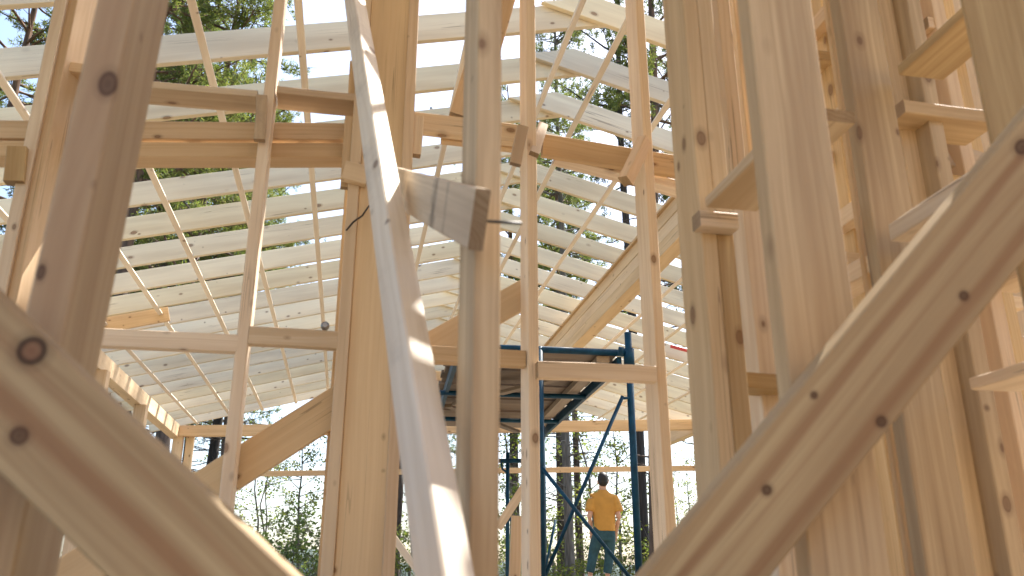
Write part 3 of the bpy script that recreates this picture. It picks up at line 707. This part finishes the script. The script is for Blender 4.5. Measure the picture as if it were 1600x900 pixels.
anL, anR = MP(922, 897), MP(949, 898.5)
anL.z = max(anL.z, 0.085); anR.z = max(anR.z, 0.08)
body = [limb([neck0 - Z * 0.03, neck1, head], [0.062, 0.054, 0.056])]
hw, hd, hh = 0.074, 0.095, 0.118
body.append(blob(head + Vector((0, 0.012, 0.0)), (hw, hd, hh), 20))
body.append(blob(head + Vector((0, 0.035, -0.06)), (0.052, 0.068, 0.062), 16))      # jaw
body.append(blob(head + Vector((0, 0.112, -0.022)), (0.014, 0.022, 0.024), 10))     # nose
body.append(blob(head + Vector((0, 0.096, -0.066)), (0.026, 0.012, 0.009), 10))     # mouth
for s_ in (-1, 1): body.append(blob(head + Vector((s_ * 0.078, 0.0, -0.018)), (0.012, 0.02, 0.032), 10))
body.append(loft([(tuple(MP(943, 838)), 0.14, 0.10), (tuple(MP(943.5, 822)), 0.135, 0.09), (tuple(MP(943, 805)), 0.15, 0.095), (tuple(MP(943, 787)), 0.165, 0.10), (tuple(MP(942.5, 776)), 0.15, 0.08), (tuple(MP(942, 770)), 0.08, 0.055)]))
def hand(wr, el, s_):
    d = (wr - el).normalized(); side = Vector((1, 0, 0)); side = (side - d * side.dot(d)).normalized(); nrm = d.cross(side)
    out = [limb([wr - d * 0.02, wr + d * 0.03, wr + d * 0.085], [0.027, 0.033, 0.03])]
    fwd = Vector((-s_ * 0.25, 0.6, -0.35)).normalized()
    for i, (o_, ln) in enumerate(((-0.03, 0.062), (-0.01, 0.075), (0.011, 0.071), (0.031, 0.056))):
        a = wr + d * 0.085 + side * o_
        c1 = a + d * ln * 0.5 + fwd * ln * 0.1; c2 = c1 + d * ln * 0.25 + fwd * ln * 0.3; c3 = c2 + fwd * ln * 0.3 
        out.append(limb([a, c1, c2, c3], [0.010, 0.0095, 0.009, 0.0075], 8))
    tb = wr + d * 0.03 - side * s_ * 0.026
    out.append(limb([tb, tb - side * s_ * 0.025 + d * 0.03 + fwd * 0.012, tb - side * s_ * 0.03 + d * 0.062 + fwd * 0.025], [0.014, 0.0115, 0.009], 8))
    return out
for sh, el, wr, s_ in ((shL, elL, wrL, -1), (shR, elR, wrR, 1)):
    body.append(limb([sh - Vector((s_ * 0.02, 0, 0.01)), el, wr], [0.046, 0.038, 0.027]))
    body += hand(wr, el, s_)
for hp, kn, an in ((hipL, knL, anL), (hipR, knR, anR)):
    body.append(limb([hp, kn, an], [0.085, 0.054, 0.036]))
    body.append(limb([an + Vector((0, -0.02, -0.03)), an + Vector((0, 0.06, -0.05)), an + Vector((0, 0.17, -0.06))], [0.04, 0.036, 0.025]))
smoothed('body', body, M_SKIN, man, 0.007, 2)
for s_ in (-1, 1):
    c = head + Vector((s_ * 0.032, 0.1, 0.004)) - mc
    link('eye', blob((0, 0, 0), (0.013, 0.008, 0.009), 10), M_EYE, man, Matrix.Translation(c + mc))
# hair: a cap over the back and top of the skull with a short fringe
hair = [blob(head + Vector((0, -0.004, 0.028)), (0.083, 0.104, 0.104), 20), blob(head + Vector((0, -0.03, -0.02)), (0.074, 0.075, 0.075), 16), blob(head + Vector((0, 0.05, 0.085)), (0.066, 0.06, 0.042), 14)]
smoothed('hair', hair, M_HAIR, man, 0.01, 2)
tee = [loft([(tuple(MP(946, 830)), 0.158, 0.12), (tuple(MP(945, 822)), 0.154, 0.118), (tuple(MP(944, 806)), 0.166, 0.114), (tuple(MP(943, 790)), 0.184, 0.114), (tuple(MP(942.5, 779)), 0.188, 0.10), (tuple(MP(942, 773)), 0.15, 0.085), (tuple(MP(941.5, 768)), 0.085, 0.066), (tuple(MP(941.5, 765.5)), 0.068, 0.06)], 28)]
for sh, el, s_ in ((shL, elL, -1), (shR, elR, 1)):
    d = el - sh
    tee.append(limb([sh + Vector((-s_ * 0.07, 0, -0.005)), sh + Vector((-s_ * 0.02, 0, -0.005)), sh + d * 0.42 + Vector((s_ * 0.004, 0, 0)), sh + d * 0.72 + Vector((s_ * 0.012, 0, 0))], [0.08, 0.074, 0.071, 0.073], 16))
smoothed('t_shirt', tee, M_TEE, man, 0.011, 3)
jn = [loft([(tuple(MP(943.5, 845)), 0.165, 0.115), (tuple(MP(944, 836)), 0.168, 0.118), (tuple(MP(944.5, 826)), 0.155, 0.108), (tuple(MP(944.5, 820)), 0.145, 0.1)])]
for hp, kn, an, s_ in ((hipL, knL, anL, -1), (hipR, knR, anR, 1)):
    jn.append(limb([hp - Z * 0.02, hp.lerp(kn, 0.5), kn, kn.lerp(an, 0.5) - Vector((0, 0.02, 0)), an + Z * 0.025], [0.097, 0.09, 0.074, 0.068, 0.062], 16))
smoothed('jeans', jn, M_JEAN, man, 0.011, 3)
for an in (anL, anR):
    smoothed('shoe', [limb([Vector((an.x, an.y - 0.05, 0.045)), Vector((an.x, an.y + 0.06, 0.05)), Vector((an.x, an.y + 0.19, 0.036))], [0.042, 0.046, 0.034], 12)], M_SHOE, man, 0.01, 2)

# ------------------------------------------------------------------ trees
def leaf_mat(name, c1, c2, trans, c3=None):
    m, t, b = new_mat(name, 0.6)
    g = nn(t, 'ShaderNodeNewGeometry'); rp = [(0.0, c1), (1.0, c2)] if c3 is None else [(0.0, c1), (0.6, c2), (1.0, c3)]
    n = ramp(t, g.outputs['Random Per Island'], rp)
    t.links.new(n, b.inputs['Base Color']); b.inputs['Specular IOR Level'].default_value = 0.25
    tr = nn(t, 'ShaderNodeBsdfTranslucent'); t.links.new(mixc(t, 1.0, n, (1.75, 1.95, 0.95), 'MULTIPLY'), tr.inputs[0])
    mx = nn(t, 'ShaderNodeMixShader'); mx.inputs[0].default_value = trans
    t.links.new(b.outputs[0], mx.inputs[1]); t.links.new(tr.outputs[0], mx.inputs[2])
    t.links.new(mx.outputs[0], t.nodes['Material Output'].inputs[0]); return m
M_NEEDLE = leaf_mat('pine_needles', (0.075, 0.105, 0.04), (0.115, 0.12, 0.05), 0.55, (0.12, 0.12, 0.055))
M_LEAF = leaf_mat('birch_leaves', (0.085, 0.12, 0.04), (0.12, 0.12, 0.05), 0.62, (0.12, 0.12, 0.035))
M_DLEAF = leaf_mat('alder_leaves', (0.075, 0.115, 0.055), (0.115, 0.12, 0.06), 0.62)
def bark(name, low, high, zmix):
    m, t, b = new_mat(name, 0.9)
    tc = nn(t, 'ShaderNodeTexCoord'); mp = nn(t, 'ShaderNodeMapping'); mp.inputs['Scale'].default_value = (14, 14, 3); t.links.new(tc.outputs['Object'], mp.inputs[0])
    v = nn(t, 'ShaderNodeTexVoronoi'); v.inputs['Scale'].default_value = 1.0; t.links.new(mp.outputs[0], v.inputs['Vector'])
    s_ = nn(t, 'ShaderNodeSeparateXYZ'); t.links.new(tc.outputs['Object'], s_.inputs[0])
    f = ramp(t, math_n(t, 'MULTIPLY', s_.outputs[2], 1.0 / zmix), [(0.35, 0.0), (0.75, 1.0)])
    c = mixc(t, f, low, high)
    c = mixc(t, ramp(t, v.outputs['Distance'], [(0.1, 0.0), (0.7, 0.75)]), c, tuple(0.3 * a for a in low))
    t.links.new(c, b.inputs['Base Color'])
    bp = nn(t, 'ShaderNodeBump'); bp.inputs['Strength'].default_value = 0.7; bp.inputs['Distance'].default_value = 0.02; t.links.new(v.outputs['Distance'], bp.inputs['Height']); t.links.new(bp.outputs[0], b.inputs['Normal'])
    return m
M_BARK = bark('pine_bark', (0.13, 0.095, 0.075), (0.22, 0.12, 0.07), 14)
M_BARKD = bark('dark_shaded_bark', (0.05, 0.042, 0.038), (0.06, 0.05, 0.04), 14)
M_BARKG = bark('grey_bark', (0.24, 0.21, 0.175), (0.19, 0.165, 0.13), 8)
def fast_mesh(name, V, Fc):
    V = np.asarray(V, dtype=np.float32); Fc = np.asarray(Fc, dtype=np.int32); k = Fc.shape[1]
    me = bpy.data.meshes.new(name); me.vertices.add(len(V)); me.vertices.foreach_set('co', V.ravel())
    me.loops.add(Fc.size); me.loops.foreach_set('vertex_index', Fc.ravel())
    me.polygons.add(len(Fc)); me.polygons.foreach_set('loop_start', np.arange(0, Fc.size, k, dtype=np.int32))
    me.update(calc_edges=True); me.validate(); return me
def join_tubes(tubes):
    V, Fq = [], []
    for pts, rad, n in tubes:
        pts = [np.array(p, float) for p in pts]; base = len(V)
        for i, p in enumerate(pts):
            d = pts[min(i + 1, len(pts) - 1)] - pts[max(i - 1, 0)]; d = d / (np.linalg.norm(d) + 1e-9)
            a = np.cross(d, (0, 0, 1) if abs(d[2]) < 0.9 else (1, 0, 0)); a /= np.linalg.norm(a); b = np.cross(d, a)
            for k in range(n):
                an = 2 * math.pi * k / n; V.append(p + (a * math.cos(an) + b * math.sin(an)) * rad[i])
        for i in range(len(pts) - 1):
            for k in range(n):
                Fq.append((base + i * n + k, base + i * n + (k + 1) % n, base + (i + 1) * n + (k + 1) % n, base + (i + 1) * n + k))
    me = fast_mesh('branches', V, Fq)
    for p in me.polygons: p.use_smooth = True
    return me
def needles(cen, dirs, rg, per=16, ln=(0.07, 0.13), wd=0.013):
    cen = np.repeat(np.asarray(cen), per, 0); dirs = np.repeat(np.asarray(dirs), per, 0); n = len(cen)
    d = dirs * 0.7 + rg.normal(size=(n, 3)) * 0.75; d /= np.linalg.norm(d, axis=1)[:, None]
    s = np.cross(d, rg.normal(size=(n, 3))); s /= np.linalg.norm(s, axis=1)[:, None]
    L = rg.uniform(ln[0], ln[1], (n, 1)); b = cen + rg.normal(size=(n, 3)) * 0.035
    V = np.stack([b - s * wd, b + s * wd, b + d * L], 1).reshape(-1, 3)
    return fast_mesh('needles', V, np.arange(3 * n).reshape(-1, 3))
def leaves(cen, rg, per=10, size=(0.03, 0.055), spread=0.12):
    cen = np.repeat(np.asarray(cen), per, 0); n = len(cen)
    b = cen + rg.normal(size=(n, 3)) * spread
    d = rg.normal(size=(n, 3)); d /= np.linalg.norm(d, axis=1)[:, None]
    s = np.cross(d, rg.normal(size=(n, 3))); s /= np.linalg.norm(s, axis=1)[:, None]
    L = rg.uniform(size[0], size[1], (n, 1))
    V = np.stack([b - d * L, b + s * L * 0.55, b + d * L, b - s * L * 0.55], 1).reshape(-1, 3)
    return fast_mesh('leaves', V, np.arange(4 * n).reshape(-1, 4))
def pine_meshes(seed, H=17, r0=0.17, c0=0.42, nb=70, spread=2.6, dead=16, tufts=20, per=14):
    rg = np.random.default_rng(seed)
    lean = rg.normal(size=2) * 0.012
    zs = np.linspace(0, H, 14); wob = np.cumsum(rg.normal(size=(14, 2)) * 0.035, 0); wob[0] = 0
    ctr = np.stack([lean[0] * zs + wob[:, 0], lean[1] * zs + wob[:, 1], zs - 0.4], 1)
    tr = [(ctr, [max(0.02, r0 * (1 - 0.9 * (z / H) ** 1.15)) * (1.25 if i == 0 else 1) for i, z in enumerate(zs)], 10)]
    def at_(z): return np.array([np.interp(z, zs, ctr[:, 0]), np.interp(z, zs, ctr[:, 1]), z - 0.4])
    cen, dr = [], []
    for i in range(dead):
        z = H * rg.uniform(0.15, c0 + 0.15); a = rg.uniform(0, 6.28); L = rg.uniform(0.5, 1.9)
        o = at_(z); d = np.array([math.cos(a), math.sin(a), rg.uniform(-0.25, 0.25)])
        mid = o + d * L * 0.55 + rg.normal(size=3) * 0.08; tip = mid + (d + np.array([0, 0, rg.uniform(-.5, .3)])) * L * 0.45
        tr.append(([o, mid, tip], [0.022, 0.014, 0.004], 4))
        for _ in range(3):
            q = o + (tip - o) * rg.uniform(0.4, 0.9); tr.append(([q, q + rg.normal(size=3) * 0.28], [0.007, 0.003], 3))
    for i in range(nb):
        f = rg.uniform(0, 1) ** 0.85; z = H * (c0 + (0.99 - c0) * f); a = rg.uniform(0, 6.28)
        L = spread * (1.0 - 0.72 * f) * rg.uniform(0.55, 1.15); rise = 0.05 + 0.55 * f + rg.uniform(-0.15, 0.2)
        o = at_(z); d = np.array([math.cos(a), math.sin(a), rise]); d /= np.linalg.norm(d)
        pts = [o]
        for k in range(4):
            d = d + rg.normal(size=3) * 0.16 + np.array([0, 0, -0.06 if k < 2 else 0.10]); d /= np.linalg.norm(d); pts.append(pts[-1] + d * L / 4)
        rb = 0.012 + 0.012 * L; tr.append((pts, [rb, rb * 0.8, rb * 0.6, rb * 0.4, rb * 0.2], 5))
        for k in range(int(5 + 3 * L)):
            g = rg.uniform(0.3, 1.0); seg = min(3, int(g * 4)); q = pts[seg] + (pts[seg + 1] - pts[seg]) * (g * 4 - seg)
            sd = d * 0.5 + rg.normal(size=3) * 0.6; sd[2] *= 0.6; sd /= np.linalg.norm(sd); l2 = rg.uniform(0.25, 0.7)
            e = q + sd * l2; tr.append(([q, q + sd * l2 * 0.5 + rg.normal(size=3) * 0.03, e], [0.009, 0.006, 0.003], 3))
            for tt in range(max(2, int(tufts / 5))):
                cen.append(q + (e - q) * rg.uniform(0.35, 1.08) + rg.normal(size=3) * 0.06); dr.append(sd)
        cen.append(pts[-1]); dr.append(d)
    return join_tubes(tr), needles(cen, dr, rg, per)
def broad_meshes(seed, H=8, r0=0.06, nb=40, spread=1.6, stems=1, per=9, dense=1.0, c0=0.25, size=(0.03, 0.055), fill=0.6):
    rg = np.random.default_rng(seed); tr, cen = [], []
    for s_ in range(stems):
        zs = np.linspace(0, H * rg.uniform(0.75, 1.0), 8); off = rg.normal(size=2) * (0.25 if stems > 1 else 0)
        lean = rg.normal(size=2) * 0.06
        wob = np.cumsum(rg.normal(size=(8, 2)) * 0.09, 0); wob[0] = 0
        ctr = np.stack([off[0] + lean[0] * zs + wob[:, 0], off[1] + lean[1] * zs + wob[:, 1], zs - 0.5], 1)
        tr.append((ctr, [r0 * (1 - 0.88 * i / 7) for i in range(8)], 7))
        for i in range(nb // stems):
            f = rg.uniform(c0, 1.0); z = zs[-1] * f; o = np.array([np.interp(z, zs, ctr[:, j]) for j in range(3)])
            a = rg.uniform(0, 6.28); L = spread * (1.15 - 0.7 * f) * rg.uniform(0.5, 1.2)
            d = np.array([math.cos(a), math.sin(a), rg.uniform(0.2, 0.9)]); d /= np.linalg.norm(d); pts = [o]
            for k in range(3): 
                d = d + rg.normal(size=3) * 0.22; d /= np.linalg.norm(d); pts.append(pts[-1] + d * L / 3)
            tr.append((pts, [r0 * 0.3, r0 * 0.2, r0 * 0.13, 0.003], 4))
            for k in range(int(7 * dense)):
                g = rg.uniform(0.2, 1.0); sg = min(2, int(g * 3)); q = pts[sg] + (pts[sg + 1] - pts[sg]) * (g * 3 - sg)
                e = q + (d * 0.4 + rg.normal(size=3) * 0.7) * rg.uniform(0.15, 0.45); tr.append(([q, e], [0.006, 0.0025], 3))
                if rg.random() < fill: cen.append(q + (e - q) * rg.uniform(0.5, 1.1))
    return join_tubes(tr), leaves(cen, rg, per, size, 0.085)
PINES = [pine_meshes(1), pine_meshes(2, 18, 0.16, 0.36, 85, 3.0), pine_meshes(3, 16, 0.15, 0.3, 80, 2.8, 26), pine_meshes(4, 19, 0.18, 0.5, 60, 2.4, 40)]
BROAD = [broad_meshes(11, per=9, nb=30, size=(0.035, 0.065)), broad_meshes(12, 9, 0.055, 34, 1.9, per=9, size=(0.035, 0.065)), broad_meshes(13, 7, 0.04, 30, 1.5, 3, per=8, size=(0.035, 0.06)), broad_meshes(14, 10, 0.06, 40, 2.0, 1, 10, 1.1, size=(0.035, 0.065))]
BUSH = [broad_meshes(21, 2.2, 0.018, 30, 0.9, 6, 12, 1.1, 0.05, fill=0.95), broad_meshes(22, 1.5, 0.016, 30, 0.8, 7, 12, 1.1, 0.05, fill=0.95)]
def set_tree(name, meshes, pos, sc, rot, mats, label, cat, group=None):
    e = empty(name, (pos.x, pos.y, pos.z), label, cat, group); e.rotation_euler.z = rot; e.scale = (sc[0], sc[0], sc[1])
    for nm, me, mt in (('trunk', meshes[0], mats[0]), ('crown', meshes[1], mats[1])):
        if len(me.materials) == 0: me.materials.append(mt)
        o = bpy.data.objects.new(nm, me); COL.objects.link(o); o.parent = e
        if me.materials[0] != mt:
            o.material_slots[0].link = 'OBJECT'; o.material_slots[0].material = mt
    return e
def gpos(x, y, D):
    p = PD(x, y, D); return Vector((p.x, p.y, -0.35))
pine_spots = [  # picture column and row that the trunk passes, distance, mesh, width and height scale, label
    (28, 120, 16, 1, 1.0, 1.0, 'dark pine filling the upper left corner behind the corner studs'),
    (300, 70, 21, 0, 1.1, 1.05, 'sunlit pale green pine behind the rafters right of the blurred post'),
    (215, 250, 24, 2, 1.1, 1.0, 'pine with reddish trunk showing between the left rafters'),
    (345, 320, 29, 1, 1.1, 0.92, 'pine behind the left rafters, above the long noggin'),
    (408, 180, 30, 2, 0.9, 0.98, 'pale pine reaching open sky left of the leaning prop'),
    (262, 300, 23, 0, 1.1, 0.95, 'green pine right behind the left rafters, nearer than the others there'),
    (395, 380, 20, 1, 0.9, 0.78, 'low bright green pine whose crown fills the lower rafter gaps on the left'),
    (252, 90, 15, 1, 0.95, 0.98, 'sunlit green pine close behind the roof, touching the blurred post in the view'),
    (338, 60, 17, 2, 1.05, 1.15, 'sunlit green pine close behind the roof, its crown above the upper noggin'),
    (296, 340, 19, 2, 1.1, 0.85, 'lower green pine seen through the rafter gaps over the orange plank'),
    (328, 700, 22, 3, 0.9, 0.75, 'dark trunked pine seen under the left corner of the far wall'),
    (620, 800, 26, 1, 0.9, 0.58, 'leafy dark pine between the built up post and the prop'),
    (1003, 780, 18.5, 3, 0.72, 1.1, 'thin dark pine trunk squeezed between the scaffold leg and the thick reddish trunk'),
    (872, 330, 25, 0, 1.1, 1.0, 'pine with bare twigs behind the ridge bolts'),
    (805, 150, 27, 1, 1.1, 1.0, 'dense pine behind the ridge, right of the centre post'),
    (1090, 200, 22, 1, 1.1, 1.05, 'dense pine behind the wide pale stud pair on the right'),
    (1135, 120, 26, 2, 1.1, 1.1, 'pine showing in the slit between the right hand studs'),
    (1019, 760, 17, 3, 0.95, 1.12, 'thick reddish pine trunk just right of the scaffold leg'),
    (888, 780, 20, 3, 0.66, 1.0, 'straight grey pine trunk left of the man'),
    (903, 780, 28, 0, 0.8, 0.9, 'thin pine trunk close behind the straight grey one'),
    (1407, 800, 11.5, 3, 1.25, 1.0, 'black shaded pine trunk in the gap between the right hand studs'),
    (1240, 300, 30, 1, 1.1, 1.1, 'pine far behind the crowded right hand studs'),
    (1330, 300, 34, 2, 1.1, 1.1, 'pine farther right behind the stepped noggins'),
    (1500, 250, 26, 0, 1.1, 1.1, 'pine glimpsed in small gaps at the upper right'),
    (1575, 520, 24, 1, 1.0, 1.1, 'pine glimpsed at the right edge beside the last studs'),
]
for i, (x, y, D, mi, sx_, sz_, lab) in enumerate(pine_spots):
    dark = i in (10, 12, 20)  # the black trunk's shade is put into its bark colour
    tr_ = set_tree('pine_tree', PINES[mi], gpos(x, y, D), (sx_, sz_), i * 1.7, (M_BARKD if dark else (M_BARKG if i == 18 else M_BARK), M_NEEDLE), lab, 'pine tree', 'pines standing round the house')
    if i in (12, 17): tr_.rotation_euler.y = -math.radians(1.7)
broad_spots = [
    (482, 800, 24, 0, 1.0, 0.85, 'thin branchy young birch between the plank brace and the built up post', 0),
    (420, 800, 27, 2, 1.2, 0.9, 'pale airy birch low in the opening left of the built up post', 0),
    (640, 780, 30, 1, 1.1, 0.9, 'young birch in the slot beside the leaning prop', 0),
    (870, 740, 24, 3, 1.1, 0.95, 'bright leafy birch behind the scaffold left leg', 0),
    (925, 700, 27, 1, 1.2, 1.0, 'airy birch behind the man and the crossed braces', 0),
    (965, 790, 23, 0, 1.0, 0.85, 'sapling with fine leaves right of the orange t-shirt', 0),
    (900, 720, 33, 3, 1.2, 1.1, 'light green birch far behind the grey trunk', 0),
    (800, 790, 25, 1, 1.1, 0.95, 'birch behind the second blue scaffold frame', 0),
    (1065, 770, 30, 2, 1.2, 0.9, 'sparse birch in the bright gap right of the slim stud', 0),
    (1105, 700, 34, 0, 1.2, 0.95, 'birch at the end of the long rail', 0),
    (345, 760, 30, 1, 1.2, 0.9, 'birch behind the split stud on the left', 0),
]
for i, (x, y, D, mi, sx_, sz_, lab, dk) in enumerate(broad_spots):
    set_tree('birch_tree', BROAD[mi], gpos(x, y, D), (sx_, sz_), i * 2.3, (M_BARKG, M_LEAF), lab, 'birch tree', 'young birches beyond the far wall')
bush_spots = [
    (455, 880, 19, 0, 1.25, 1.0, 'dark bush at the bottom left of the built up post'), (395, 880, 21, 1, 1.3, 1.3, 'grey green bush above the left brace'),
    (500, 890, 23, 1, 1.2, 1.0, 'low bush against the foot of the built up post'), (628, 880, 20, 0, 1.1, 0.8, 'bright bush below the pale slat'),
    (868, 890, 19, 1, 1.1, 0.7, 'low bush between the scaffold leg and the grey trunk'), (905, 880, 22, 0, 1.1, 0.75, 'bush at the foot of the grey trunk'),
    (980, 880, 18, 0, 1.0, 0.75, 'leafy bush beside the right leg of the man'), (800, 890, 21, 0, 1.1, 0.8, 'bush behind the second scaffold frame'),
    (170, 895, 22, 0, 1.2, 0.9, 'bush peeping out under the left brace'), (1070, 890, 24, 1, 1.3, 0.8, 'bush behind the right brace'),
]
for i, (x, y, D, mi, sx_, sz_, lab) in enumerate(bush_spots):
    set_tree('bush', BUSH[mi], gpos(x, y, D), (sx_, sz_), i * 1.1, (M_BARKG, M_DLEAF if i in (0, 1) else M_LEAF), lab, 'bush', 'bushes beyond the far wall')
